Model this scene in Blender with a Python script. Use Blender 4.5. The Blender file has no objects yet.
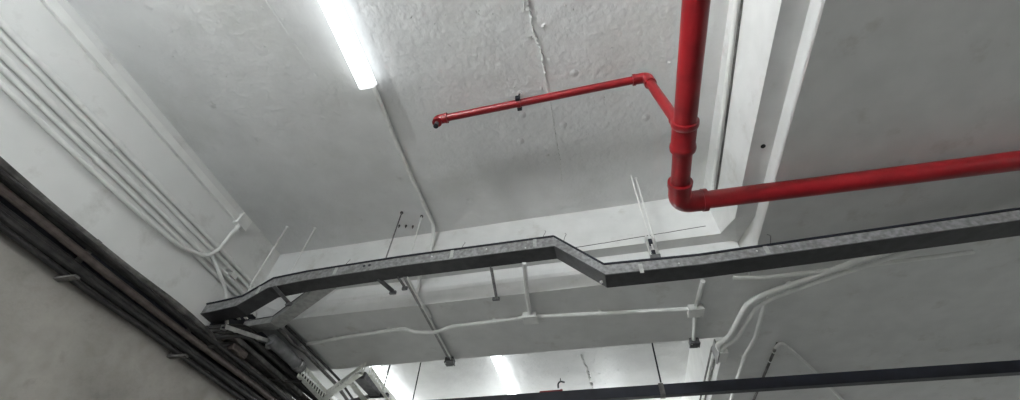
import bpy, bmesh, math, random
from mathutils import Vector, Matrix, noise
random.seed(7)
C = bpy.context.scene.collection
V = Vector
H = 2.40                       # slab height above the camera (metres)
FL = -1.62                     # floor
YAW = -0.041                   # the cross beam is slightly out of square
def yb(x, y0): return y0 + YAW * x

# ------------------------------------------------------------ materials
def mat(name, base, base2=None, nscale=6.0, rough=0.6, metal=0.0, bump=0.0, bscale=40.0, bdist=0.004,
        spec=0.4, voron=0.0, dirt=None, dirt_scale=2.0, dirt_lo=0.55, dirt_hi=0.75, stretch=None):
    m = bpy.data.materials.new(name); m.use_nodes = True
    nt = m.node_tree; N = nt.nodes; L = nt.links
    b = N['Principled BSDF']
    b.inputs['Roughness'].default_value = rough; b.inputs['Metallic'].default_value = metal
    b.inputs['Specular IOR Level'].default_value = spec
    tc = N.new('ShaderNodeTexCoord'); mp = N.new('ShaderNodeMapping'); L.new(tc.outputs['Object'], mp.inputs['Vector'])
    if stretch: mp.inputs['Scale'].default_value = stretch
    col = None
    if base2:
        n = N.new('ShaderNodeTexNoise'); n.inputs['Scale'].default_value = nscale; n.inputs['Detail'].default_value = 6
        L.new(mp.outputs[0], n.inputs['Vector'])
        r = N.new('ShaderNodeValToRGB'); r.color_ramp.elements[0].position = 0.35; r.color_ramp.elements[1].position = 0.65
        r.color_ramp.elements[0].color = (*base, 1); r.color_ramp.elements[1].color = (*base2, 1)
        L.new(n.outputs['Fac'], r.inputs[0]); col = r.outputs[0]
    if dirt:
        n = N.new('ShaderNodeTexNoise'); n.inputs['Scale'].default_value = dirt_scale; n.inputs['Detail'].default_value = 8
        n.inputs['Roughness'].default_value = 0.65
        L.new(mp.outputs[0], n.inputs['Vector'])
        mr = N.new('ShaderNodeMapRange'); mr.inputs[1].default_value = dirt_lo; mr.inputs[2].default_value = dirt_hi
        L.new(n.outputs['Fac'], mr.inputs[0])
        mx = N.new('ShaderNodeMix'); mx.data_type = 'RGBA'
        L.new(mr.outputs[0], mx.inputs[0])
        if col: L.new(col, mx.inputs[6])
        else: mx.inputs[6].default_value = (*base, 1)
        mx.inputs[7].default_value = (*dirt, 1); col = mx.outputs[2]
    if col: L.new(col, b.inputs['Base Color'])
    else: b.inputs['Base Color'].default_value = (*base, 1)
    if bump:
        n = N.new('ShaderNodeTexNoise'); n.inputs['Scale'].default_value = bscale; n.inputs['Detail'].default_value = 5
        L.new(mp.outputs[0], n.inputs['Vector'])
        n2 = N.new('ShaderNodeTexNoise'); n2.inputs['Scale'].default_value = bscale / 7; n2.inputs['Detail'].default_value = 3
        L.new(mp.outputs[0], n2.inputs['Vector'])
        ad = N.new('ShaderNodeMath'); ad.operation = 'MULTIPLY_ADD'; ad.inputs[1].default_value = 2.0
        L.new(n2.outputs['Fac'], ad.inputs[0]); L.new(n.outputs['Fac'], ad.inputs[2])
        src = ad.outputs[0]
        if voron:
            v = N.new('ShaderNodeTexVoronoi'); v.inputs['Scale'].default_value = voron
            L.new(mp.outputs[0], v.inputs['Vector'])
            mr2 = N.new('ShaderNodeMapRange'); mr2.inputs[1].default_value = 0.10; mr2.inputs[2].default_value = 0.0
            mr2.inputs[3].default_value = 0.0; mr2.inputs[4].default_value = 1.5
            L.new(v.outputs['Distance'], mr2.inputs[0])
            a2 = N.new('ShaderNodeMath'); a2.operation = 'ADD'; L.new(src, a2.inputs[0]); L.new(mr2.outputs[0], a2.inputs[1]); src = a2.outputs[0]
        bp = N.new('ShaderNodeBump'); bp.inputs['Strength'].default_value = bump; bp.inputs['Distance'].default_value = bdist
        L.new(src, bp.inputs['Height']); L.new(bp.outputs[0], b.inputs['Normal'])
    return m
def emit(name, colr, s):
    m = bpy.data.materials.new(name); m.use_nodes = True
    b = m.node_tree.nodes['Principled BSDF']
    b.inputs['Base Color'].default_value = (.9, .9, .9, 1)
    b.inputs['Emission Color'].default_value = (*colr, 1); b.inputs['Emission Strength'].default_value = s
    return m
M = {}
M['slab'] = mat('painted_slab', (.66,.66,.65), (.71,.71,.70), 5, .5, bump=.9, bscale=26, bdist=.007, voron=3.6, dirt=(.58,.58,.55), dirt_scale=1.6, dirt_lo=.5, dirt_hi=.8)
M['beam'] = mat('painted_beam', (.64,.64,.625), (.70,.70,.685), 7, .6, bump=.35, bscale=24, bdist=.004, dirt=(.48,.46,.42), dirt_scale=5, dirt_lo=.58, dirt_hi=.8)
M['wall'] = mat('painted_wall', (.68,.68,.66), (.74,.74,.72), 3, .6, bump=.3, bscale=20, bdist=.004, dirt=(.50,.49,.46), dirt_scale=3)
M['floor'] = mat('concrete_floor', (.045,.045,.045), (.07,.07,.066), 3, .7, bump=.3)
M['flake'] = mat('peeling_paint', (.66,.66,.64), (.74,.74,.72), 20, .5)
M['pvc'] = mat('painted_conduit', (.70,.70,.68), (.78,.78,.75), 14, .45, bump=.15, bscale=60, dirt=(.42,.40,.36), dirt_scale=9, dirt_lo=.6, dirt_hi=.85)
M['pvcw'] = mat('white_plastic', (.74,.74,.71), (.80,.80,.77), 10, .4, bump=.1)
M['galv'] = mat('galvanised_steel', (.17,.17,.17), (.30,.30,.30), 45, .5, .35, bump=.1, bscale=50, dirt=(.14,.13,.12), dirt_scale=12, dirt_lo=.52, dirt_hi=.75)
M['galvd'] = mat('weathered_steel', (.10,.10,.105), (.17,.17,.17), 25, .5, .4, bump=.1, bscale=50)
M['blackmetal2'] = mat('near_black_steel', (.028,.028,.029), (.045,.045,.046), 20, .55, bump=.1)
M['grime2'] = mat('grey_painted_steel', (.22,.22,.22), (.32,.32,.31), 20, .5, .1, bump=.1)
M['galv2'] = mat('light_galvanised', (.34,.34,.33), (.46,.46,.44), 30, .5, .25, bump=.1, bscale=50, dirt=(.2,.2,.19), dirt_scale=12, dirt_lo=.55, dirt_hi=.78)
M['grime3'] = mat('dull_pipe_metal', (.17,.17,.175), (.27,.27,.275), 14, .4, .3, bump=.1)
M['zinc'] = mat('bright_zinc', (.55,.55,.54), (.72,.72,.70), 30, .3, .8)
M['red'] = mat('red_pipe_enamel', (.19,.005,.008), (.26,.008,.012), 10, .34, bump=.12, bscale=35, spec=.5, dirt=(.25,.01,.01), dirt_scale=7, dirt_lo=.6, dirt_hi=.85)
M['black'] = mat('black_metal', (.010,.011,.016), (.016,.018,.028), 9, .5, bump=.1)
M['cable'] = mat('black_cable', (.012,.011,.011), (.03,.027,.025), 20, .6, bump=.15)
M['cabler'] = mat('brown_cable', (.06,.045,.04), (.10,.08,.07), 20, .6, bump=.15)
M['grime'] = mat('grimy_galvanised', (.10,.095,.09), (.19,.18,.17), 18, .55, .3, bump=.2, dirt=(.03,.028,.026), dirt_scale=5, dirt_lo=.45, dirt_hi=.7)
M['bare'] = mat('bare_concrete', (.26,.245,.22), (.34,.32,.29), 8, .85, bump=.4, bscale=30, dirt=(.12,.11,.10), dirt_scale=4, dirt_lo=.5, dirt_hi=.8)
M['whitesteel'] = mat('white_coated_steel', (.74,.75,.68), (.84,.85,.78), 22, .45, .1, dirt=(.30,.30,.28), dirt_scale=14, dirt_lo=.56, dirt_hi=.75)
M['hole'] = mat('dark_hole', (.01,.01,.01), None)
M['lamp_body'] = mat('lamp_housing', (.80,.80,.80), None, rough=.4)
M['opal'] = emit('lamp_end_cap', (.95,.98,1.0), .6)
M['lamp_glow'] = emit('lamp_glow', (.90,.96,1.0), 2.8)
M['fill_glow_left'] = emit('added_fill_glow', (.92,.97,1.0), 860.0)  # strong glow of the left fill lamp added behind the camera
M['fill_glow_right'] = emit('added_fill_glow_right', (.92,.97,1.0), 90.0)  # weaker glow of the right fill lamp added there
M['lamp_glow2'] = emit('lamp_glow_far', (.93,.98,1.0), 3.0)
M['fill_glow_bay'] = emit('added_fill_glow_bay', (.95,.99,1.0), 150.0)  # glow of the fill pair added out of view in the next bay

# ------------------------------------------------------------ helpers
def link(name, bm, m, parent=None, smooth=False, bevel=0.0, angle=35):
    bmesh.ops.recalc_face_normals(bm, faces=bm.faces)
    me = bpy.data.meshes.new(name); bm.to_mesh(me); bm.free()
    o = bpy.data.objects.new(name, me); C.objects.link(o)
    me.materials.append(m)
    if smooth:
        for p in me.polygons: p.use_smooth = True
        me.set_sharp_from_angle(angle=math.radians(angle))
    if bevel:
        b = o.modifiers.new('bevel', 'BEVEL'); b.width = bevel; b.segments = 2; b.limit_method = 'ANGLE'
    if parent is not None:
        o.parent = parent; o.matrix_parent_inverse = parent.matrix_world.inverted() if False else Matrix.Translation(-parent.location)
    return o
def tag(o, label, cat, group=None, kind=None):
    o['label'] = label
    if kind: o['kind'] = kind
    else: o['category'] = cat
    if group: o['group'] = group
    return o
def struct(name, bm, m, **k):
    o = link(name, bm, m, **k); o['kind'] = 'structure'; return o
def thing(name, loc, label, cat, group=None):
    o = bpy.data.objects.new(name, None); C.objects.link(o); o.location = loc; o.empty_display_size = .05
    return tag(o, label, cat, group)
def bx(bm, a, b):
    x0,y0,z0 = a; x1,y1,z1 = b
    v = [bm.verts.new(p) for p in ((x0,y0,z0),(x1,y0,z0),(x1,y1,z0),(x0,y1,z0),(x0,y0,z1),(x1,y0,z1),(x1,y1,z1),(x0,y1,z1))]
    for f in ((0,3,2,1),(4,5,6,7),(0,1,5,4),(1,2,6,5),(2,3,7,6),(3,0,4,7)): bm.faces.new([v[i] for i in f])
def frame(d, up=V((0,0,1))):
    d = d.normalized()
    if abs(d.dot(up)) > .98: up = V((0,1,0))
    s = d.cross(up).normalized(); u = s.cross(d).normalized()
    return s, u
def bar(bm, p, q, w, h, up=V((0,0,1)), off=(0,0)):
    """rectangular bar from p to q, w sideways, h along up; off shifts in (side, up)"""
    p = V(p); q = V(q); s, u = frame(q - p, up)
    p = p + s*off[0] + u*off[1]; q = q + s*off[0] + u*off[1]
    vs = []
    for e in (p, q):
        for a, b in ((-1,-1),(1,-1),(1,1),(-1,1)): vs.append(bm.verts.new(e + s*a*w/2 + u*b*h/2))
    for f in ((0,1,2,3),(7,6,5,4),(0,4,5,1),(1,5,6,2),(2,6,7,3),(3,7,4,0)): bm.faces.new([vs[i] for i in f])
def fillet(pts, r, n=6):
    pts = [V(p) for p in pts]; out = [pts[0]]
    for i in range(1, len(pts)-1):
        a, b, c = pts[i-1], pts[i], pts[i+1]
        rr = min(r, (a-b).length*.48, (c-b).length*.48)
        p = b + (a-b).normalized()*rr; q = b + (c-b).normalized()*rr
        for k in range(n+1):
            t = k/n; out.append(p*(1-t)**2 + b*2*t*(1-t) + q*t*t)
    out.append(pts[-1]); return out
def tube(bm, pts, r, seg=12, rf=0.0, cap=True, rad=None):
    P = fillet(pts, rf) if rf else [V(p) for p in pts]
    rings = []; s = None
    for i, p in enumerate(P):
        d = (P[min(i+1, len(P)-1)] - P[max(i-1, 0)]).normalized()
        if s is None: s, u = frame(d)
        else:
            s = (s - d*s.dot(d)).normalized(); u = s.cross(d).normalized()
        R = rad[i] if rad else r
        rings.append([bm.verts.new(p + (s*math.cos(2*math.pi*k/seg) + u*math.sin(2*math.pi*k/seg))*R) for k in range(seg)])
    for a, b in zip(rings, rings[1:]):
        for k in range(seg): bm.faces.new((a[k], a[(k+1)%seg], b[(k+1)%seg], b[k]))
    if cap: bm.faces.new(rings[0][::-1]); bm.faces.new(rings[-1])
def T(name, pts, r, m, parent=None, seg=12, rf=0.0):
    bm = bmesh.new(); tube(bm, pts, r, seg, rf); return link(name, bm, m, parent, smooth=True)
def B(name, a, b, m, parent=None, bevel=.002):
    bm = bmesh.new(); bx(bm, a, b); return link(name, bm, m, parent, bevel=bevel)
def prism(bm, prof, ends):
    """prof: list of (y0,z); ends: list of x -> rings joined; y follows the beam yaw"""
    rings = [[bm.verts.new((x, yb(x, y), z)) for y, z in prof] for x in ends]
    n = len(prof)
    for a, b in zip(rings, rings[1:]):
        for k in range(n): bm.faces.new((a[k], a[(k+1)%n], b[(k+1)%n], b[k]))
    bm.faces.new(rings[0]); bm.faces.new(rings[-1][::-1])

# ------------------------------------------------------------ the room
bm = bmesh.new()            # slab with a gently uneven underside
nx, ny = 130, 130
x0, x1, y0, y1 = -4.4, 6.2, -4.0, 10.5
g = [[bm.verts.new((x0+(x1-x0)*i/nx, y0+(y1-y0)*j/ny, H + .006*noise.noise(V((i*.13, j*.13, 0))))) for j in range(ny+1)] for i in range(nx+1)]
for i in range(nx):
    for j in range(ny): bm.faces.new((g[i][j], g[i][j+1], g[i+1][j+1], g[i+1][j]))
bx(bm, (x0, y0, H+.03), (x1, y1, H+.25))
o = struct('ceiling', bm, M['slab'], smooth=True)
tag(o, 'painted concrete ceiling slab', None, kind='structure')
bm = bmesh.new(); bx(bm, (-8, -6, FL-.1), (9, 12, FL)); struct('floor', bm, M['floor'])

LW = -2.69
bm = bmesh.new(); bx(bm, (LW-.25, -4, 1.30), (LW, 3.19, H+.02)); struct('wall_left', bm, M['wall'])
bm = bmesh.new(); bx(bm, (LW-.25, -4, FL), (LW+.012, 3.19, 1.30)); struct('wall_left_lower', bm, M['bare'])
bm = bmesh.new(); bx(bm, (-3.75, 3.0, FL), (-3.6, 10.5, H+.02)); struct('wall_far_left', bm, M['wall'])
bm = bmesh.new(); bx(bm, (-3.75, 10.3, FL), (6.2, 10.45, H+.02)); struct('wall_far', bm, M['wall'])
bm = bmesh.new(); bx(bm, (5.9, -4, FL), (6.1, 10.5, H+.02)); struct('wall_right', bm, M['wall'])

# cross beam (runs left-right): stepped section
SF = 1.768                   # main soffit
prof = [(2.257,H+.02),(2.257,1.99),(2.345,1.99),(2.350,1.935),(2.358,1.905),(2.374,1.885),(2.378,1.845),(2.372,SF),(3.19,SF),(3.19,H+.02)]
bm = bmesh.new()
prism(bm, prof, [-2.95 + i*(1.02+2.95)/24 for i in range(25)])
o = struct('cross_beam', bm, M['beam']); o['label'] = 'stepped white concrete cross beam'
# haunch that closes the step at the left end of the beam
bm = bmesh.new()
a = [(2.26,1.992),(2.455,SF-.002),(2.455,1.995)]
L0 = [bm.verts.new((-2.95, yb(-2.95,y)-0.0, z)) for y, z in a]
L1 = [bm.verts.new(p) for p in ((-2.09, yb(-2.09,2.262), 1.987), (-2.235, 2.46, SF-.002), (-1.96, 2.46, 1.987))]
for k in range(3): bm.faces.new((L0[k], L0[(k+1)%3], L1[(k+1)%3], L1[k]))
bm.faces.new(L0); bm.faces.new(L1[::-1])
struct('beam_haunch', bm, M['beam'])
# right beam (runs away from the camera), deeper, with a haunch where it meets the cross beam
RS = 1.766; RM = 1.857
bm = bmesh.new()
def q(*p): bm.faces.new([bm.verts.new(v) for v in p])
YF = 1.947
q((.915,-4,H+.02),(.915,YF,H+.02),(.915,YF,RM),(.915,-4,RM))                       # inner face
q((.915,YF,H+.02),(.912,2.23,H+.02),(.912,2.23,2.0),(.915,YF,RM))
q((.915,-4,RM),(.915,YF,RM),(1.027,YF,RM),(1.027,-4,RM))                           # step soffit
q((.915,YF,RM),(.905,2.225,1.992),(1.03,2.34,1.992),(1.027,YF,RM))                    # haunch
q((1.027,YF,RM),(1.03,2.34,1.992),(1.030,2.34,RS),(1.033,YF,RS))
NR = 40
q((6.0,-4,RS),(6.0,2.40,RS),(1.036,2.36,RS),(1.033,YF,RS),(1.033,-4,RS))                       # wide soffit
prev = None
for i in range(NR+1):                                                             # the flaky lower edge of the step
    y = -4 + (YF+4)*i/NR
    cur = (bm.verts.new((1.027, y, RM)), bm.verts.new((1.033, y, RS)))
    if prev: bm.faces.new((prev[0], cur[0], cur[1], prev[1]))
    prev = cur
o = struct('right_beam', bm, M['beam']); o['label'] = 'deep white concrete beam along the right side'
bm = bmesh.new()                                                                  # its continuation in the next bay
bx(bm, (1.0, 2.40, RS), (6.0, 10.3, H+.02))
struct('right_beam_far', bm, M['beam'])
bm = bmesh.new(); bx(bm, (1.036, 2.34, RS+.0005), (6.0, 2.42, H)); struct('right_beam_joint', bm, M['beam'])

# hairline seam near the bottom of the cross beam face and down the right beam face
bm = bmesh.new()
for x in [i*.14 for i in range(-2, 6)]:
    bar(bm, (x, yb(x,2.2565), 2.033+.05*max(0,x)+random.uniform(-.002,.002)), (x+.14, yb(x+.14,2.2565), 2.033+.05*max(0,x+.14)), .003, .004)
o = struct('trim_1', bm, M['hole']); o['label'] = 'dark hairline seam along the beam face'

# cracks and peeling paint under the slab (real raised ridges)
def ridge(bm, pts, w, h, jit, z=H, step=.012):
    P = []
    for a, b in zip(pts, pts[1:]):
        a = V(a); b = V(b); n = max(2, int((b-a).length/step))
        for k in range(n): P.append(a.lerp(b, k/n))
    prev = None
    for p in P:
        j = V((random.uniform(-jit, jit), 0)); ww = w*random.uniform(.3, 1.3)*1.5; hh = h*random.uniform(.2, 1.2)*1.6
        c = p + j
        cur = [bm.verts.new((c.x-ww, c.y, z+.004)), bm.verts.new((c.x-.2*ww, c.y, z-hh)), bm.verts.new((c.x+ww*.9, c.y, z-hh*.8)), bm.verts.new((c.x+ww, c.y, z+.004))]
        if prev:
            for k in range(3): bm.faces.new((prev[k], cur[k], cur[k+1], prev[k+1]))
        prev = cur
bm = bmesh.new()
ridge(bm, [(-.139,.3),(-.139,.655),(-.134,.76),(-.125,.85),(-.105,.94),(-.103,1.10)], .0045, .010, .005)
ridge(bm, [(-.103,1.10),(-.096,1.27),(-.095,1.57),(-.088,1.74),(-.10,1.97)], .003, .004, .003)
ridge(bm, [(-.16,.2),(-.17,.5),(-.155,.72)], .003, .006, .006)
ridge(bm, [(-1.565,.10),(-1.565,.39),(-1.534,.62),(-1.497,.91)], .0025, .004, .002)
ridge(bm, [(-.17,4.45),(-.16,4.59),(-.125,4.88),(-.107,5.3),(-.10,6.2)], .009, .014, .008, step=.03)
o = struct('trim_2', bm, M['flake']); o['label'] = 'raised cracks in the ceiling paint'
bm = bmesh.new()
def flake(x, y, s, z=H):
    n = 7; c = bm.verts.new((x, y, z-.012*s*20*.3)); a0 = random.uniform(0, 6)
    ring = [bm.verts.new((x+s*math.cos(a0+k*6.283/n)*random.uniform(.4,1.3), y+s*math.sin(a0+k*6.283/n)*random.uniform(.3,1.1), z-random.choice((-.002,.001,.006)))) for k in range(n)]
    for k in range(n): bm.faces.new((c, ring[k], ring[(k+1)%n]))
for x, y, s in ((-.542,.686,.016),(-.52,.70,.012),(-.415,.667,.02),(-.79,.63,.016),(-.496,1.139,.010),(-.297,1.14,.010),(-.29,1.09,.008),
                (-.166,1.683,.012),(-.11,1.684,.014),(-.478,1.926,.018),(-.622,.815,.008),(-2.07,.742,.016),(-2.279,.902,.02),(-1.435,1.036,.008),
                (-1.2,1.58,.012),(-1.72,1.233,.01),(.617,1.143,.012),(.30,1.0,.008),(-.16,.70,.022),(-.15,.86,.02),(-.07,.80,.016),(-.07,1.0,.012),(-.14,1.18,.014),
                (-1.52,.50,.012),(-1.60,.42,.014),(.1,.75,.008),(.25,.6,.01),(-.62,4.8,.04),(-.05,4.9,.05),(.0,4.7,.03),(.6,5.0,.03),(-.6,4.9,.03)):
    flake(x, y, s)
for k in range(60):
    flake(random.uniform(-2.5,.8), random.uniform(.1,2.1), random.uniform(.003,.008))
for k in range(60):
    flake(random.uniform(-.9,.9), random.uniform(4.3,6), random.uniform(.006,.02))
o = struct('trim_3', bm, M['flake']); o['label'] = 'paint flakes and blisters on the ceiling'

# small drilled anchor hole in the right beam step
bm = bmesh.new(); tube(bm, [(.977,1.432,RM+.002),(.977,1.432,RM-.004)], .012, 14); struct('trim_4', bm, M['hole'])

# ------------------------------------------------------------ lamps
def lamp(x, ya, yb_, label, glow, grp='ceiling strip lamps', drop=0.0):
    o = thing('strip_lamp', (x, ya, H), label, 'lamp', grp)
    w = .054; zt_ = H-.055-drop                    # narrow steel spine, wide wrap-around opal cover hanging under it
    bm = bmesh.new(); bx(bm, (x-.030, ya+.012, zt_-.004), (x+.030, yb_-.012, H+.004-drop)); link('housing', bm, M['lamp_body'], o, bevel=.003)
    n = 14
    def sec(y, g):
        return [(x - (w+g)*math.copysign(abs(math.cos(math.pi*k/n))**.55, math.cos(math.pi*k/n)), y, zt_ - (.046+g)*math.sin(math.pi*k/n)**.6 if 0 < k < n else zt_) for k in range(n+1)]
    bm = bmesh.new(); rings = [[bm.verts.new(p) for p in sec(y, 0)] for y in (ya+.010, yb_-.010)]
    for k in range(n): bm.faces.new((rings[0][k], rings[1][k], rings[1][k+1], rings[0][k+1]))
    bm.faces.new([rings[0][0], rings[0][n], rings[1][n], rings[1][0]])
    link('diffuser', bm, glow, o, smooth=True)
    for y0_, y1_ in ((ya, ya+.014), (yb_-.014, yb_)):
        bm = bmesh.new(); r0 = [bm.verts.new(p) for p in sec(y0_, .003)]; r1 = [bm.verts.new(p) for p in sec(y1_, .003)]
        for k in range(n+1): bm.faces.new((r0[k], r0[(k+1)%(n+1)], r1[(k+1)%(n+1)], r1[k]))
        bm.faces.new(r0); bm.faces.new(r1[::-1])
        link('end_cap', bm, M['opal'], o)
    if drop:
        for yy in (ya+.2, yb_-.2): T('suspension_rod', [(x,yy,H-drop),(x,yy,H+.004)], .005, M['zinc'], o, 8)
    return o
lamp(-1.175, -.55, .945, 'lit white strip lamp on the ceiling above the red sprinkler pipe end, nearest lamp', M['lamp_glow'])
lamp(-1.110, 4.15, 5.75, 'lit white strip lamp in the bay behind the beam, above the black trunking', M['lamp_glow2'])
lamp(-2.600, 4.10, 5.68, 'lit white strip lamp behind the beam beside the white slotted cable ladder', M['lamp_glow2'])
# unseen fill lamps added behind the camera to brighten slab and beam faces
lamp(-1.95, -3.40, -1.90, 'added white strip fill lamp on rods behind the camera, left one', M['fill_glow_left'], 'added fill lamps behind the camera', drop=.85)
lamp(-.95, -2.90, -1.40, 'added white strip fill lamp on rods behind the camera, right one', M['fill_glow_right'], 'added fill lamps behind the camera', drop=1.15)

lamp(-1.80, 6.3, 7.8, 'added white strip fill lamp on rods deep in the next bay, left one', M['fill_glow_bay'], 'added fill lamps in the next bay', drop=.62)  # this pair is added fill, out of view, to light the far slab
lamp(.10, 6.3, 7.8, 'added white strip fill lamp on rods deep in the next bay, right one', M['fill_glow_bay'], 'added fill lamps in the next bay', drop=.62)
# ------------------------------------------------------------ conduits
def clip(parent, p, d, r, nrm, name='saddle_clip'):
    """a saddle strap round a conduit of radius r at p; nrm points away from the surface"""
    p = V(p); d = V(d).normalized(); n = V(nrm).normalized(); s = d.cross(n).normalized()
    bm = bmesh.new()
    prof = [(-r*2.3, -r), (-r*1.25, -r), (-r*1.15, 0)] + [(-math.cos(a)*r*1.2, math.sin(a)*r*1.2) for a in (.6, 1.2, 1.57, 1.95, 2.55)] + [(r*1.15, 0), (r*1.25, -r), (r*2.3, -r)]
    w = max(r*.8, .006)
    A = [bm.verts.new(p + s*a + n*b - d*w) for a, b in prof]; Bv = [bm.verts.new(p + s*a + n*b + d*w) for a, b in prof]
    A2 = [bm.verts.new(p + s*a*.96 + n*(b-.0025) - d*w) for a, b in prof]; B2 = [bm.verts.new(p + s*a*.96 + n*(b-.0025) + d*w) for a, b in prof]
    for k in range(len(prof)-1):
        bm.faces.new((A[k], A[k+1], Bv[k+1], Bv[k])); bm.faces.new((A2[k], B2[k], B2[k+1], A2[k+1]))
        bm.faces.new((A[k], A2[k], A2[k+1], A[k+1])); bm.faces.new((Bv[k], Bv[k+1], B2[k+1], B2[k]))
    link(name, bm, M['pvc'], parent, smooth=True)
def conduit(pts, r, label, m='pvc', rf=.05, grp=None, clips=(), cat='conduit', name='electrical_conduit', seg=12):
    o = thing(name, pts[0], label, cat, grp)
    T('pipe', pts, r, M[m], o, seg, rf)
    for p, d, n in clips: clip(o, p, d, r, n)
    return o
DN = (0,0,-1)
def jbox(cx, cy, cz, w, l, h, label, m='pvc', glands=(), rotz=0.0, grp='conduit junction boxes'):
    o = thing('junction_box', (cx, cy, cz), label, 'junction box', grp)
    bm = bmesh.new(); bx(bm, (cx-w/2, cy-l/2, cz-h*.75), (cx+w/2, cy+l/2, cz)); bd = link('body', bm, M[m], o, bevel=.005)
    bm = bmesh.new(); bx(bm, (cx-w/2-.003, cy-l/2-.003, cz-h), (cx+w/2+.003, cy+l/2+.003, cz-h*.75)); cv = link('cover', bm, M[m], o, bevel=.004)
    for gx, gy in ((-1,-1),(1,1)):
        bm = bmesh.new(); tube(bm, [(cx+gx*w*.36, cy+gy*l*.36, cz-h+.001), (cx+gx*w*.36, cy+gy*l*.36, cz-h-.003)], .005, 8); link('screw', bm, M['zinc'], cv, smooth=True)
    for p, q_ in glands: T('gland', [p, q_], .017, M[m], bd)
    return o
r = .0145
SZ = SF - r - .001
# 1: from the near lamp across the slab, down the beam face, under the beam to its box
conduit([(-1.165,.925,H-r-.004),(-1.185,1.56,H-r-.004),(-1.178,yb(-1.18,2.16),H-r-.006),(-1.19,yb(-1.19,2.257)-.02,H-.14),(-1.20,yb(-1.2,2.257)-.016,2.02),(-1.24,yb(-1.24,2.257)-.016,1.975),(-1.27,yb(-1.27,2.345)-.02,1.955),
         (-1.27,yb(-1.27,2.345)-.018,1.80),(-1.205,2.44,SZ),(-1.20,2.56,SZ)], .0145, 'white conduit from the near lamp across the ceiling and down the beam', rf=.06,
        clips=[((-1.186,1.50,H-r-.004),(0,1,0),DN)])
sa = thing('support_arm', (-1.23,2.0,1.752), 'grey steel support arm running from the trunking back under the beam soffit', 'support arm')
bm = bmesh.new(); bar(bm, (-1.221,2.075,1.755), (-1.242,3.19,1.755), .034, .005); link('web', bm, M['grime2'], sa)
bm = bmesh.new(); bar(bm, (-1.204,2.075,1.747), (-1.225,3.19,1.747), .005, .020); link('flange', bm, M['pvc'], sa)
jbox(-1.245, 3.225, SF+.0, .075, .075, .05, 'small dark grey junction box at the far edge of the beam, left of the others', 'galvd')
# 2: short drop onto the middle box
conduit([(-.388,2.045,SZ),(-.43,2.40,SZ),(-.445,2.62,SZ)], .014,
        'short white conduit from under the steel trunking to the middle junction box', rf=.03)
jbox(-.45, 2.66, SF, .105, .095, .05, 'white junction box under the middle of the beam where a drop joins', glands=[((-.52,2.66,SF-.016),(-.49,2.66,SF-.016)),((-.41,2.655,SF-.016),(-.375,2.655,SF-.016))])
# 3: run along the beam soffit, bridging over conduit 1
conduit([(-2.50,2.86,SZ),(-2.455,2.822,SZ),(-2.0,2.75,SZ),(-1.68,2.713,SZ),(-1.46,2.69,SZ),(-1.37,2.71,SZ-.030),(-1.20,2.725,SZ-.034),(-1.09,2.71,SZ),(-.93,2.70,SZ),(-.50,2.665,SZ)], r,
        'white conduit along the beam soffit, left run, bowed over a crossing conduit', rf=.05,
        clips=[((-2.1,2.766,SZ),(1,-.1,0),DN),((-1.60,2.705,SZ),(1,-.1,0),DN),((-.73,2.685,SZ),(1,-.06,0),DN)])
conduit([(-.41,2.66,SZ),(.061,2.685,SZ),(.68,2.71,SZ)], r, 'white conduit along the beam soffit, right run between two junction boxes', rf=.0,
        clips=[((.06,2.685,SZ),(1,.04,0),DN)])
jbox(.722, 2.725, SF, .10, .095, .05, 'white junction box near the right end of the beam soffit')
conduit([(.745,2.40,SZ),(.728,2.68,SZ)], r, 'short white conduit from under the steel trunking to the right junction box', rf=0)
conduit([(.728,2.77,SZ),(.748,3.13,SZ)], r, 'short white conduit from the right junction box to the beam far edge', rf=0)
jbox(.753, 3.165, SF, .07, .07, .05, 'small dark grey junction box at the beam far edge, right of the others', 'galvd')
# right beam face: pair of conduits just below the slab
conduit([(.900,-1.5,2.262),(.900,.80,2.258),(.900,1.34,2.222),(.900,2.04,2.190),(.898,2.15,2.185)], r*1.15, 'white conduit high on the right beam face beside the red riser', rf=.1,
        clips=[((.900,1.70,2.206),(0,1,-.05),(-1,0,0)),((.900,.3,2.26),(0,1,0),(-1,0,0))])
conduit([(.909,-1.5,2.232),(.909,.80,2.226),(.909,1.34,2.190),(.909,2.0,2.162)], .006, 'thin dark cable below the white conduit on the right beam face', m='grime', rf=.1, cat='cable', name='cable')

# ------------------------------------------------------------ red sprinkler pipe (one thing)
RZ = 1.68; R1 = .050; R2 = .0235
fp = thing('fire_pipe', (.52,1.25,RZ), 'glossy red fire sprinkler pipe with a thick main, slanted tee and thin branch', 'pipe')
T('main_pipe', [(.53,-2.2,RZ),(.522,.575,RZ),(.520,1.10,RZ)], R1, M['red'], fp, 28)
T('main_pipe', [(.520,1.10,RZ),(.522,1.50,RZ)], R1*.92, M['red'], fp, 28)
# tee coupling with two rims
bm = bmesh.new(); P = []; rad = []
for y, rr in ((1.090,1.0),(1.092,1.20),(1.106,1.24),(1.120,1.20),(1.124,1.10),(1.222,1.10),(1.226,1.18),(1.240,1.22),(1.254,1.18),(1.258,1.0)):
    P.append((.520,y,RZ)); rad.append(R1*rr)
tube(bm, P, 0, 28, rad=rad); link('coupling', bm, M['red'], fp, smooth=True, angle=50)
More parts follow.
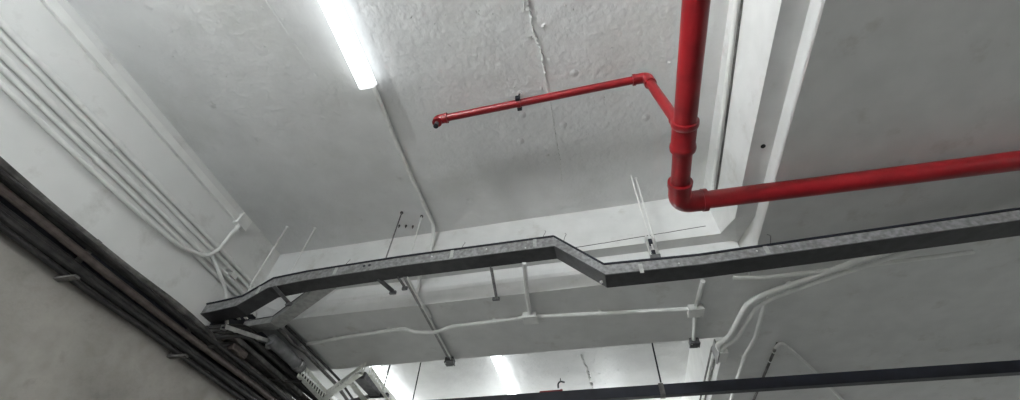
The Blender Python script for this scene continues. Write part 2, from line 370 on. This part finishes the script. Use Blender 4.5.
# big elbow
bm = bmesh.new(); pts = fillet([(.522,1.46,RZ),(.526,1.600,RZ),(.66,1.600,RZ)], .11, 12)
rad = [R1*1.13]*len(pts)
tube(bm, pts, 0, 28, rad=rad); link('elbow', bm, M['red'], fp, smooth=True)
for a, b in (((.522,1.452,RZ),(.522,1.478,RZ)), ((.640,1.600,RZ),(.664,1.600,RZ))):
    T('elbow_rim', [a, b], R1*1.22, M['red'], fp, 28)
T('main_pipe', [(.65,1.600,RZ),(1.16,1.593,RZ),(2.9,1.56,RZ),(3.9,1.54,RZ)], R1*.95, M['red'], fp, 28)
# drop from branch to tee, branch, elbows
A = V((.468,1.155,2.275)); Bq = V((.505,1.135,RZ+.04))
T('drop_pipe', [A, Bq], R2*1.1, M['red'], fp, 20)
T('drop_collar', [Bq + (A-Bq)*.02, Bq + (A-Bq)*.09], R2*1.35, M['red'], fp, 20)
T('branch_pipe', [(-.775,1.212,2.278),(.44,1.158,2.278)], R2, M['red'], fp, 20)
bm = bmesh.new(); tube(bm, fillet([(.40,1.159,2.279),(.476,1.156,2.279),(.474,1.153,2.19)], .045, 8), R2*1.28, 20); link('elbow', bm, M['red'], fp, smooth=True)
for a, b in (((.392,1.160,2.279),(.408,1.160,2.279)), ((.4745,1.1535,2.205),(.474,1.153,2.188))):
    T('elbow_rim', [a, b], R2*1.42, M['red'], fp, 20)
# end elbow turned down with sprinkler outlet
bm = bmesh.new(); tube(bm, fillet([(-.745,1.211,2.278),(-.802,1.214,2.278),(-.802,1.214,2.238)], .035, 8), R2*1.28, 20); link('elbow', bm, M['red'], fp, smooth=True)
T('elbow_rim', [(-.752,1.211,2.278),(-.738,1.211,2.278)], R2*1.42, M['red'], fp, 20)
sp = T('sprinkler_head', [(-.802,1.214,2.24),(-.802,1.214,2.212)], .0125, M['galvd'], fp, 14)
bm = bmesh.new(); tube(bm, [(-.802,1.214,2.200),(-.802,1.214,2.197)], .016, 14); link('deflector', bm, M['black'], sp, smooth=True)
bm = bmesh.new(); bar(bm, (-.812,1.214,2.213), (-.810,1.214,2.199), .003, .003); bar(bm, (-.792,1.214,2.213), (-.794,1.214,2.199), .003, .003); link('yoke', bm, M['black'], sp)
# clamp that fixes the branch to the slab
cl = thing('pipe_clamp', (-.28,1.19,H), 'small black split clamp holding the thin red branch pipe to the ceiling', 'clamp')
bm = bmesh.new(); tube(bm, [(-.292,1.1895,2.278),(-.268,1.1885,2.278)], R2*1.22, 18); link('ring', bm, M['red'], cl, smooth=True)
bm = bmesh.new(); bx(bm, (-.294,1.146,2.258), (-.266,1.164,2.296)); link('ear', bm, M['black'], cl, bevel=.002)
bm = bmesh.new(); bx(bm, (-.294,1.213,2.258), (-.266,1.232,2.296)); link('ear', bm, M['black'], cl, bevel=.002)
T('rod', [(-.28,1.189,2.30),(-.28,1.189,H+.002)], .005, M['black'], cl, 8)
bm = bmesh.new(); tube(bm, [(-.28,1.189,H-.006),(-.28,1.189,H+.002)], .018, 12); link('base_plate', bm, M['pvc'], cl)

# ------------------------------------------------------------ steel trunking 1 (near)
def ytr(x): return 1.915 - .045*x          # front plane
W1 = .118
path = [(-2.70,1.640),(-2.614,1.646),(-2.407,1.672),(-2.224,1.804),(-1.96,1.826),(-1.242,1.843),(-.175,1.836),(.105,1.562),(.62,1.546),(1.188,1.562),(3.4,1.63)]
S1 = [.070,.070,.070,.074,.074,.074,.074,.066,.056,.058,.060]
tr = thing('steel_trunking', (-.2,1.98,1.80), 'long galvanised cable trunking with a sloped drop, hung in front of the beam', 'trunking')
bm = bmesh.new()
rings = []
for (x, z), s in zip(path, S1):
    yf = ytr(x); t = .003
    # open-topped tray section: side, bottom, side with thickness
    pr = [(yf,z),(yf,z-s),(yf+W1,z-s),(yf+W1,z),(yf+W1-t,z),(yf+W1-t,z-s+t),(yf+t,z-s+t),(yf+t,z)]
    rings.append([bm.verts.new((x, y, zz)) for y, zz in pr])
for a, b in zip(rings, rings[1:]):
    for k in range(8): bm.faces.new((a[k], a[(k+1)%8], b[(k+1)%8], b[k]))
bm.faces.new(rings[0]); bm.faces.new(rings[-1][::-1])
trb = link('body', bm, M['galv'], tr)
bm = bmesh.new()
for (a, b) in zip(path, path[1:]):         # black lid lip along the upper edge
    bar(bm, (a[0], ytr(a[0])+.056, a[1]+.006), (b[0], ytr(b[0])+.056, b[1]+.006), .128, .009)
link('lid', bm, M['black'], tr)
bm = bmesh.new()
for (a, b), (s0, s1) in zip(zip(path, path[1:]), zip(S1, S1[1:])):
    bar(bm, (a[0], ytr(a[0])+W1/2, a[1]-s0-.003), (b[0], ytr(b[0])+W1/2, b[1]-s1-.003), .119, .005)
link('bottom_plate', bm, M['blackmetal2'], tr)  # near-black plate laid over the galvanised underside
for x, z in ((-1.72,1.832),(-.86,1.844),(-.30,1.843),(.30,1.541),(.95,1.570),(-2.30,1.75)):   # joints and screws on the side
    bm = bmesh.new(); y = ytr(x)
    bar(bm, (x, y-.001, z-.002), (x, y-.001, z-.066), .022, .003, up=V((0,1,0))); jo = link('joint_strap', bm, M['galv2'], tr)
for x, z in ((-1.50,1.808),(-1.46,1.809)):
    bm = bmesh.new(); tube(bm, [(x, ytr(x)+.001, z), (x, ytr(x)-.004, z)], .010, 10); link('screw', bm, M['black'], trb)
for x, z in ((-1.0,1.81),(-.62,1.81),(.5,1.51),(.9,1.53),(1.02,1.54),(-.36,1.775)):
    bm = bmesh.new(); tube(bm, [(x, ytr(x)+.001, z), (x, ytr(x)-.004, z)], .005, 8); link('screw', bm, M['zinc'], trb)
# corner bolt at the foot of the drop
bm = bmesh.new(); tube(bm, [(.075, ytr(.07)+.02, 1.466), (.075, ytr(.07)+.02, 1.458)], .009, 8); link('bolt', bm, M['zinc'], tr)
# loose wires poking from the lid joints
for x, z in ((-.25,1.85),(-.12,1.80),(.36,1.55),(-1.66,1.84),(-.80,1.85),(.98,1.58)):
    T('wire_end', [(x,ytr(x)+.01,z-.02),(x+.01,ytr(x)-.008,z+.01),(x+.025,ytr(x)-.004,z+.045),(x+.015,ytr(x)+.005,z+.06)], .0016, M['grime'], tr, 6, .01)

# ---- hangers
def rod(p, q, label, m='pvc', rr=.005, foot='grime', grp='thin hanger rods'):
    o = thing('hanger_rod', q, label, 'rod', grp)
    T('rod', [p, q], rr, M[m], o, 8)
    if foot:
        bm = bmesh.new(); tube(bm, [(q[0],q[1],q[2]-.008),(q[0],q[1],q[2]+.002)], .013, 8); link('anchor', bm, M[foot], o)
    bm = bmesh.new(); tube(bm, [(p[0],p[1],p[2]+.012),(p[0],p[1],p[2]+.022)], .011, 6); link('nut', bm, M['zinc'], o)
    return o
rod((-1.397,2.045,1.84),(-1.397,2.045,H),'thin grey hanger rod left of the ceiling conduit, nearest of three','galv')
rod((-1.245,2.10,1.84),(-1.245,2.10,H-.01),'thin painted hanger rod just left of the ceiling conduit')
rod((.405,1.965,1.66),(.398,1.965,H),'left one of two white hanger rods above the slotted steel clamp', foot='pvc')
rod((.435,1.995,1.66),(.432,1.995,H-.0),'right one of two white hanger rods above the slotted steel clamp', foot='pvc')
rod((-2.433,2.05,1.78),(-2.433,2.05,H),'white hanger rod at the left end of the steel trunking', foot='pvc', rr=.006)
rod((-2.20,2.10,1.84),(-2.20,2.10,H-.0),'faint white hanger rod second from the left end of the trunking', foot='pvc', rr=.0045)
for x, y, w_ in ((-1.47,2.18,'left of the steel hanger rod'),(-1.415,2.19,'between two thin hanger rods'),(-1.36,2.205,'right of the painted hanger rod')):
    o = thing('anchor_bolt', (x, y, H), 'tiny dark anchor bolt in the ceiling near the beam, ' + w_, 'bolt', 'anchor bolts in the ceiling')
    bm = bmesh.new(); tube(bm, [(x,y,H-.012),(x,y,H+.004)], .009, 6); link('nut', bm, M['grime'], o)
    T('stud', [(x,y,H-.028),(x,y,H-.01)], .004, M['grime'], o, 6)
hc = thing('hanger_clamp', (.405,1.97,1.84), 'bright slotted steel clamp with dark bolts standing on the right trunking', 'clamp')
bm = bmesh.new(); bx(bm, (.378,1.955,1.625), (.388,1.995,1.80)); bx(bm, (.412,1.955,1.625), (.422,1.995,1.80)); bx(bm, (.378,1.985,1.625), (.422,1.995,1.80)); link('channel', bm, M['zinc'], hc, bevel=.001)
for z in (1.66,1.75):
    bm = bmesh.new(); bx(bm, (.389,1.952,z-.018), (.411,1.983,z+.018)); link('bolt', bm, M['black'], hc, bevel=.003)
bm = bmesh.new(); bx(bm, (.372,1.93,1.55), (.428,2.03,1.625)); link('foot', bm, M['galvd'], hc, bevel=.002)

# ---- brackets from the trunking back to the beam
def strut(p, q, w, h, label, m='galvd', grp='steel brackets under the trunking', flange=True):
    o = thing('steel_bracket', p, label, 'bracket', grp)
    bm = bmesh.new(); bar(bm, p, q, w, h, up=V((0,1,.2))); link('web', bm, M[m], o, bevel=.001)
    if flange:
        bm = bmesh.new(); bar(bm, p, q, .004, h*4, up=V((0,1,.2)), off=(w/2, h*1.6)); link('flange', bm, M['galv'], o)
    e = V(q); bm = bmesh.new(); bx(bm, (e.x-w*.8, e.y-.006, e.z-.02), (e.x+w*.8, e.y+.012, e.z+.004)); link('foot', bm, M['galvd'], o, bevel=.001)
    return o
strut((-.615,2.05,1.757),(-.655,2.40,1.760),.032,.005,'flat grey steel bracket under the trunking, middle of the beam')
strut((-1.42,2.07,1.760),(-1.372,2.225,1.760),.030,.005,'short dark steel bracket under the left trunking, left of the conduit', flange=False)
strut((-1.275,2.07,1.760),(-1.268,2.19,1.760),.024,.005,'short dark steel bracket under the left trunking beside the conduit', flange=False)

# ------------------------------------------------------------ trunking 2 (branch to the left wall)
t2 = thing('steel_trunking', (-2.3,2.35,1.68), 'grey branch trunking bending left below the near trunking', 'trunking')
bp = [(-2.685,2.445,1.700),(-2.40,2.425,1.710),(-1.80,2.115,1.800)]
bm = bmesh.new()
for a, b in zip(bp, bp[1:]):
    bar(bm, a, b, .004, .050, off=(-.036,0)); bar(bm, a, b, .004, .050, off=(.055,0)); bar(bm, a, b, .094, .004, off=(.010,-.025))
link('body', bm, M['galv2'], t2)
bm = bmesh.new()
for a, b in zip(bp, bp[1:]): bar(bm, a, b, .104, .006, off=(.010,.028))
link('lid', bm, M['galvd'], t2)
strut((-2.16,1.99,1.715),(-2.13,2.16,1.690),.026,.005,'short dark steel bracket linking the two trunkings at the left bend', flange=False)
ss = thing('steel_bracket', (-2.5,2.2,1.62), 'dark slotted bracket under the left end of the trunking', 'bracket', 'steel brackets under the trunking')
bm = bmesh.new(); bx(bm, (-2.57,2.17,1.615), (-2.40,2.215,1.628)); link('web', bm, M['black'], ss, bevel=.001)
for x in (-2.53,-2.47): 
    bm = bmesh.new(); bx(bm, (x,2.18,1.609), (x+.025,2.20,1.616)); link('slot', bm, M['whitesteel'], ss)

# ------------------------------------------------------------ left wall: mini trunking, box, conduits
mt = thing('mini_trunking', (LW,1.2,2.29), 'white plastic mini trunking along the top of the left wall', 'trunking')
B('body', (LW,-1.5,2.262), (LW+.022,1.80,2.318), M['pvc'], mt)
B('lid', (LW+.022,-1.5,2.260), (LW+.029,1.80,2.320), M['pvcw'], mt)
jb = thing('junction_box', (LW,1.85,2.29), 'white square junction box at the end of the mini trunking on the left wall', 'junction box', 'conduit junction boxes')
B('body', (LW,1.80,2.245), (LW+.045,1.90,2.345), M['pvcw'], jb, .005); B('cover', (LW+.045,1.795,2.24), (LW+.056,1.905,2.35), M['pvcw'], jb, .004)
T('gland', [(LW+.03,1.845,2.25),(LW+.03,1.84,2.215)], .017, M['pvcw'], jb)
conduit([(LW+.03,1.845,2.23),(LW+.032,1.83,2.15),(LW+.045,1.825,2.05),(LW+.06,1.81,1.95),(LW+.05,1.77,1.86),(LW+.045,1.60,1.79),(LW+.04,1.2,1.76),(LW+.04,-1.5,1.76)], .0135, 'white flexible conduit hanging from the wall junction box', rf=.06, m='pvcw')
wl = [(2.00,.018,'pvc','upper white conduit run on the left wall below the junction box'),
      (1.955,.014,'pvcw','thin white conduit run on the left wall under the upper one'),
      (1.885,.017,'pvc','white conduit run on the left wall level with the steel trunking lid'),
      (1.838,.014,'pvc','thin white conduit run on the left wall just above the trunking')]
for i, (z, rr, m, lb) in enumerate(wl):
    yend = (2.30,2.28,2.26,2.26)[i]
    conduit([(LW+rr+.002,-1.5,z),(LW+rr+.002,yend-.02,z),(LW+rr+.002,yend,z-.02),(LW+rr+.004,yend+.01,1.70)], rr, lb, m=m, rf=.03, grp='white conduits on the left wall', clips=[((LW+rr+.002,1.99,z),(0,1,0),(1,0,0)),((LW+rr+.002,.9,z),(0,1,0),(1,0,0))])
conduit([(LW+.05,1.80,1.90),(LW+.055,1.93,1.84),(LW+.06,2.06,1.775),(LW+.06,2.12,1.70),(LW+.04,2.25,1.60)], .012, 'white flexible conduit slanting down behind the trunking at the left wall', rf=.05, m='pvcw')
# small square plate on the wall
sb = thing('switch_plate', (LW,2.08,1.93), 'small white cover plate among the left wall conduits', 'plate'); B('plate', (LW,2.04,1.905), (LW+.03,2.10,1.955), M['pvcw'], sb, .003)

# ------------------------------------------------------------ lower left: dark cable bundles
cz = [(1.60,-2.52,.014,'cable'),(1.565,-2.56,.016,'cable'),(1.53,-2.58,.018,'cabler'),(1.50,-2.60,.016,'cable'),(1.465,-2.60,.022,'grime'),(1.425,-2.61,.016,'cable'),
      (1.39,-2.62,.020,'cabler'),(1.355,-2.63,.016,'cable'),(1.325,-2.635,.022,'cable'),(1.285,-2.64,.014,'cable'),(1.63,-2.55,.018,'cable'),(1.48,-2.54,.015,'cable'),(1.55,-2.50,.018,'cable'),(1.42,-2.57,.013,'cable')]
names = ['uppermost thin black cable','black cable second from top','brown cable near the top','black cable beside the brown one','grey grimy thick cable','slim black cable mid bundle','brown cable mid bundle',
         'black cable low in the bundle','thick black cable low in the bundle','lowest thin black cable','black cable tucked under the trunking','thin black cable in front of the bundle','black cable at the front top','thin front black cable low']
for (z, x, rr, m), nm in zip(cz, names):
    high = z > 1.475
    if high: pts = [(LW+.02, 2.10, z-.14), (x, 2.16, z-.10)]; ys = [2.30+k*.40 for k in range(8)]
    else:
        z = 1.262 + (z-1.285)*.95; x += .035 if z > 1.36 else 0
        pts = [(x, -1.5, z)]; ys = [-.9+k*.45 for k in range(14)]
    for y in ys: pts.append((x+random.uniform(-.008,.008), y, z+random.uniform(-.010,.010)))
    o = T('cable', pts, rr, M[m], None, 10, .12)
    tag(o, nm + (' in the upper bundle behind the trunking' if high else ' running along the lower left wall'), 'cable', 'dark cables on the left wall')
# cable support ladder behind them
up = thing('cable_rack', (-2.6,2.8,1.49), 'dark steel shelf plate under the upper cable bundle behind the trunking', 'rack')
bm = bmesh.new(); bx(bm, (LW+.014,2.14,1.470), (-2.50,3.15,1.476)); bx(bm, (-2.505,2.14,1.470), (-2.50,3.15,1.505)); link('plate', bm, M['grime'], up, bevel=.001)
bm = bmesh.new(); bx(bm, (LW+.012,2.14,1.50), (LW+.020,3.15,1.76)); link('back_plate', bm, M['black'], up)
ld = thing('cable_rack', (LW,2.2,1.45), 'dark steel rack carrying the cables on the lower left wall', 'rack')
bm = bmesh.new(); bx(bm, (LW+.014,-1.5,1.455), (LW+.05,3.15,1.485)); link('rail', bm, M['grime'], ld, bevel=.002)
bm = bmesh.new(); bx(bm, (LW+.014,-1.5,1.265), (LW+.035,3.15,1.29)); link('rail', bm, M['grime'], ld, bevel=.002)
bm = bmesh.new(); bx(bm, (LW+.013,-1.5,1.29), (LW+.022,3.15,1.455)); link('back_plate', bm, M['black'], ld)
for y in (.4,1.2,2.0,2.75):
    bm = bmesh.new(); bx(bm, (LW+.014,y,1.235), (LW+.04,y+.03,1.50)); bx(bm, (LW+.014,y,1.228), (LW+.15,y+.03,1.24)); link('arm', bm, M['grime'], ld, bevel=.001)
# brownish box among the cables
bxo = thing('cable_box', (-2.56,2.42,1.47), 'grimy brown angular box among the dark cables at lower left', 'box')
bm = bmesh.new(); bx(bm, (-2.60,2.26,1.415), (-2.50,2.42,1.465)); link('body', bm, M['cabler'], bxo, bevel=.012)
# bright strut channel
st = thing('strut_channel', (-2.50,2.1,1.49), 'bright galvanised strut channel slanting across the dark cables at left', 'channel')
pa, pb = (-2.50,2.095,1.50), (-2.48,2.52,1.625)
bm = bmesh.new(); bar(bm, pa, pb, .036, .003); bar(bm, pa, pb, .003, .030, off=(-.018,-.013)); bar(bm, pa, pb, .003, .030, off=(.018,-.013)); link('channel', bm, M['zinc'], st)
bm = bmesh.new(); bar(bm, (-2.50,2.10,1.485), (-2.48,2.52,1.61), .024, .006); link('inner_web', bm, M['black'], st)
bm = bmesh.new(); tube(bm, [(-2.505,2.52,1.60),(-2.455,2.56,1.62)], .045, 8); link('end_plate', bm, M['galv'], st)
# metal duct with collar
du = thing('metal_duct', (-2.42,2.6,1.58), 'short grey metal pipe duct under the left end of the beam', 'duct')
T('pipe', [(-2.46,2.50,1.62),(-2.44,2.94,1.61)], .045, M['grime3'], du, 20)
T('collar', [(-2.442,2.86,1.61),(-2.44,2.92,1.61)], .050, M['galv'], du, 20)
conduit([(-2.45,2.50,1.72),(-2.436,2.59,1.715),(-2.455,2.74,1.715),(-2.415,2.85,1.715),(-2.425,3.08,1.715),(-2.43,3.45,1.715),(-2.60,4.6,1.72)], .015, 'dark bent conduit under the left end of the beam', m='grime', rf=.06)
conduit([(-2.40,2.52,1.745),(-2.39,2.70,1.74),(-2.385,2.84,1.738),(-2.39,3.45,1.738),(-2.56,4.6,1.74)], .011, 'thin dark conduit beside the bent one under the beam', m='cable', rf=.06)
conduit([(-2.60,2.75,1.44),(-2.50,2.90,1.48),(-2.42,2.98,1.515)], .010, 'short black rod crossing the dark cables below the duct', m='cable', rf=.02)

# ------------------------------------------------------------ white slotted ladder in the next bay
la = thing('slotted_cable_ladder', (-2.4,3.4,1.55), 'white slotted steel cable ladder corner hanging behind the left end of the beam', 'cable ladder')
def slotted(p, q, h, w, m, nm):
    p = V(p); q = V(q); n = max(3, int((q-p).length/.045)); d = (q-p)/n
    s, u = frame(q-p)
    bm = bmesh.new()
    t = .004
    bar(bm, p, q, t, h*.28, off=(0, h*.36)); bar(bm, p, q, t, h*.28, off=(0,-h*.36))
    for k in range(n+1): bar(bm, p+d*k-d*.22 if k else p, p+d*k+d*.22 if k<n else q, t, h*.46)
    bar(bm, p, q, w, t, off=(w/2, -h/2))
    link(nm, bm, M[m], la)
slotted((-2.457,2.95,1.60), (-2.50,3.46,1.60), .12, .05, 'whitesteel', 'side_rail')
slotted((-2.50,3.46,1.60), (-1.905,3.02,1.62), .12, .05, 'whitesteel', 'cross_rail')
slotted((-2.50,3.49,1.60), (-2.55,5.2,1.60), .08, .03, 'whitesteel', 'side_rail')
slotted((-1.88,3.06,1.62), (-2.05,5.2,1.62), .08, .03, 'whitesteel', 'side_rail')
slotted((-2.15,3.25,1.62), (-2.28,5.2,1.61), .05, .06, 'whitesteel', 'centre_rail')
for k, y in enumerate((3.62,3.80,3.98,4.16,4.34,4.52,4.7,4.9)):
    bm = bmesh.new(); bar(bm, (-2.52,y,1.575), (-2.0,y-.08,1.64), .05, .012); link('rung', bm, M['whitesteel' if k%2 else 'galvd'], la)
bm = bmesh.new(); bx(bm, (-2.07,3.16,1.60), (-1.97,3.50,1.66)); link('inner_duct', bm, M['galvd'], la, bevel=.004)
bm = bmesh.new(); bx(bm, (-2.08,3.50,1.600), (-1.90,3.54,1.63)); link('hanger_bar', bm, M['black'], la, bevel=.002)

# ------------------------------------------------------------ black trunking in the next bay
bt = thing('black_trunking', (0,3.6,1.6), 'long black trunking hanging behind the beam across the bottom', 'trunking')
def zt(x): return 1.545 + .010*(x)*1.0
B1 = [(-1.50,3.60,1.535),(.49,3.60,1.562),(.50,3.60,1.562),(4.8,3.60,1.63)]
bm = bmesh.new(); bar(bm, (-3.59,3.60,1.490), (4.8,3.60,1.668), .06, .088); link('body', bm, M['black'], bt, bevel=.004)
bm = bmesh.new(); bx(bm, (.47,3.566,1.528), (.51,3.634,1.628)); link('joint_strap', bm, M['grime'], bt, bevel=.002)
rod((.498,3.60,1.62),(.506,3.60,H),'long black hanger rod behind the beam, right of the red pipe stub', 'black', .007, grp='black hanger rods in the next bay')
rod((-1.697,3.62,1.45),(-1.697,3.62,H),'thin black hanger rod behind the beam, left of the middle lamp', 'black', .006, grp='black hanger rods in the next bay')
rod((-2.02,3.62,1.645),(-2.02,3.62,H),'thin grey hanger rod holding the white slotted ladder', 'galvd', .008, grp='black hanger rods in the next bay')
# red stub
rs = thing('fire_pipe', (-.5,5.2,2.30), 'thin red pipe just above the black trunking in the next bay', 'pipe')
T('pipe', [(-.72,4.97,2.222),(-.45,4.95,2.222)], .016, M['red'], rs, 14)
T('elbow', [(-.47,4.952,2.222),(-.445,4.95,2.222)], .020, M['red'], rs, 14)
pc = thing('pipe_clamp', (-.47,5.0,2.34), 'small black clamp on the thin red pipe in the next bay', 'clamp')
bm = bmesh.new(); tube(bm, [(-.50,5.0,2.28),(-.50,5.0,2.335),(-.47,5.0,2.36),(-.42,5.0,2.345)], .010, 8, .02); link('hook', bm, M['black'], pc, smooth=True)
T('rod', [(-.47,5.0,2.35),(-.47,5.0,H)], .005, M['black'], pc, 8)

# ------------------------------------------------------------ right side: conduits under the deep beam
q1 = RS - .022
BXx, BXy = .955, 3.42
bo = thing('junction_box', (.98,3.5,1.80), 'white adaptable box where two thick conduits turn at the far beam corner', 'junction box', 'conduit junction boxes')
B('body', (.935,3.25,1.69), (.999,3.40,1.80), M['pvcw'], bo, .004); B('cover', (.925,3.242,1.682), (.935,3.408,1.808), M['grime2'], bo, .002)
conduit([(.945,3.26,1.715),(.900,3.14,1.705),(.972,3.045,1.70),(1.031,2.611,1.70),(1.133,2.515,1.70),(1.363,2.385,1.70),(2.1,1.98,1.70),(3.0,1.84,1.70)], .017, 'thick white conduit sweeping right from the far beam corner, outer of the pair', rf=.07,
        clips=[((1.26,2.443,1.70),(1.4,-.85,0),DN)])
conduit([(.965,3.29,1.715),(.945,3.19,1.702),(1.030,3.095,1.70),(1.101,2.665,1.70),(1.179,2.58,1.70),(1.378,2.455,1.70),(2.1,2.07,1.70),(3.0,1.94,1.70)], .014, 'thick white conduit sweeping right, inner of the pair', rf=.07)
conduit([(1.168,2.62,1.742),(1.172,2.765,1.735),(1.186,3.15,1.735),(1.153,3.386,1.735),(1.155,3.8,1.735),(1.160,4.2,1.735),(1.22,5.6,1.735)], .0145, 'white conduit running away under the deep beam with a double bend', rf=.07,
        clips=[((1.154,3.42,1.735),(0,1,0),DN)])
conduit([(1.375,5.6,RS-.012),(1.375,4.15,RS-.012),(1.375,3.27,RS-.012)], .010, 'thin dark conduit under the deep beam at far right', m='grime', rf=.02,
        clips=[((1.375,3.55,RS-.012),(0,1,0),DN),((1.375,3.40,RS-.012),(0,1,0),DN)])
conduit([(1.355,3.30,RS-.034),(1.384,3.23,RS-.027),(1.43,3.29,RS-.016),(1.70,3.67,RS-.014),(2.1,4.3,RS-.014),(2.6,5.0,RS-.014)], .012, 'thin white conduit hooking over and slanting right under the deep beam', rf=.05)
conduit([(.92,2.36,1.73),(1.07,2.365,1.715),(1.369,2.345,1.71),(2.2,2.28,1.71)], .013, 'white conduit just below the steel trunking at the right', rf=.05, m='pvcw')
for i, (x, m, lb) in enumerate(((.985,'grime','dark thin conduit along the far beam face, upper'),(.987,'pvcw','white conduit along the far beam face, middle'),(.986,'grime','dark thin conduit along the far beam face, lower'))):
    z = (1.93,1.885,1.845)[i]
    conduit([(.988,3.44 if i else 3.50,z-.03),(.988,3.60,z),(.988,5.9,z)], (.008,.011,.008)[i], lb, m=m, rf=.03, grp='conduits on the far beam face')

# ------------------------------------------------------------ world and camera
w = bpy.data.worlds.new('world'); bpy.context.scene.world = w; w.use_nodes = True
bg = w.node_tree.nodes['Background']; bg.inputs[0].default_value = (.97,.98,1.0,1); bg.inputs[1].default_value = .09

cam = bpy.data.cameras.new('camera'); co = bpy.data.objects.new('camera', cam); C.objects.link(co)
f = 415.0
cam.sensor_fit = 'HORIZONTAL'; cam.sensor_width = 36.0; cam.lens = 36.0*f/1020.0; cam.clip_start = .02
def d(px, py): return V((px-510, -(py-200), -f)).normalized()
Zc = d(533,-165); Yc = d(636,677); Yc = (Yc - Zc*Yc.dot(Zc)).normalized(); Xc = Yc.cross(Zc)
R = Matrix((Xc, Yc, Zc))             # camera axes -> world
co.matrix_world = R.to_4x4()
bpy.context.scene.camera = co
vs = bpy.context.scene.view_settings
vs.view_transform = 'Standard'; vs.look = 'None'; vs.exposure = 0.65; vs.gamma = 1.0; vs.use_curve_mapping = False
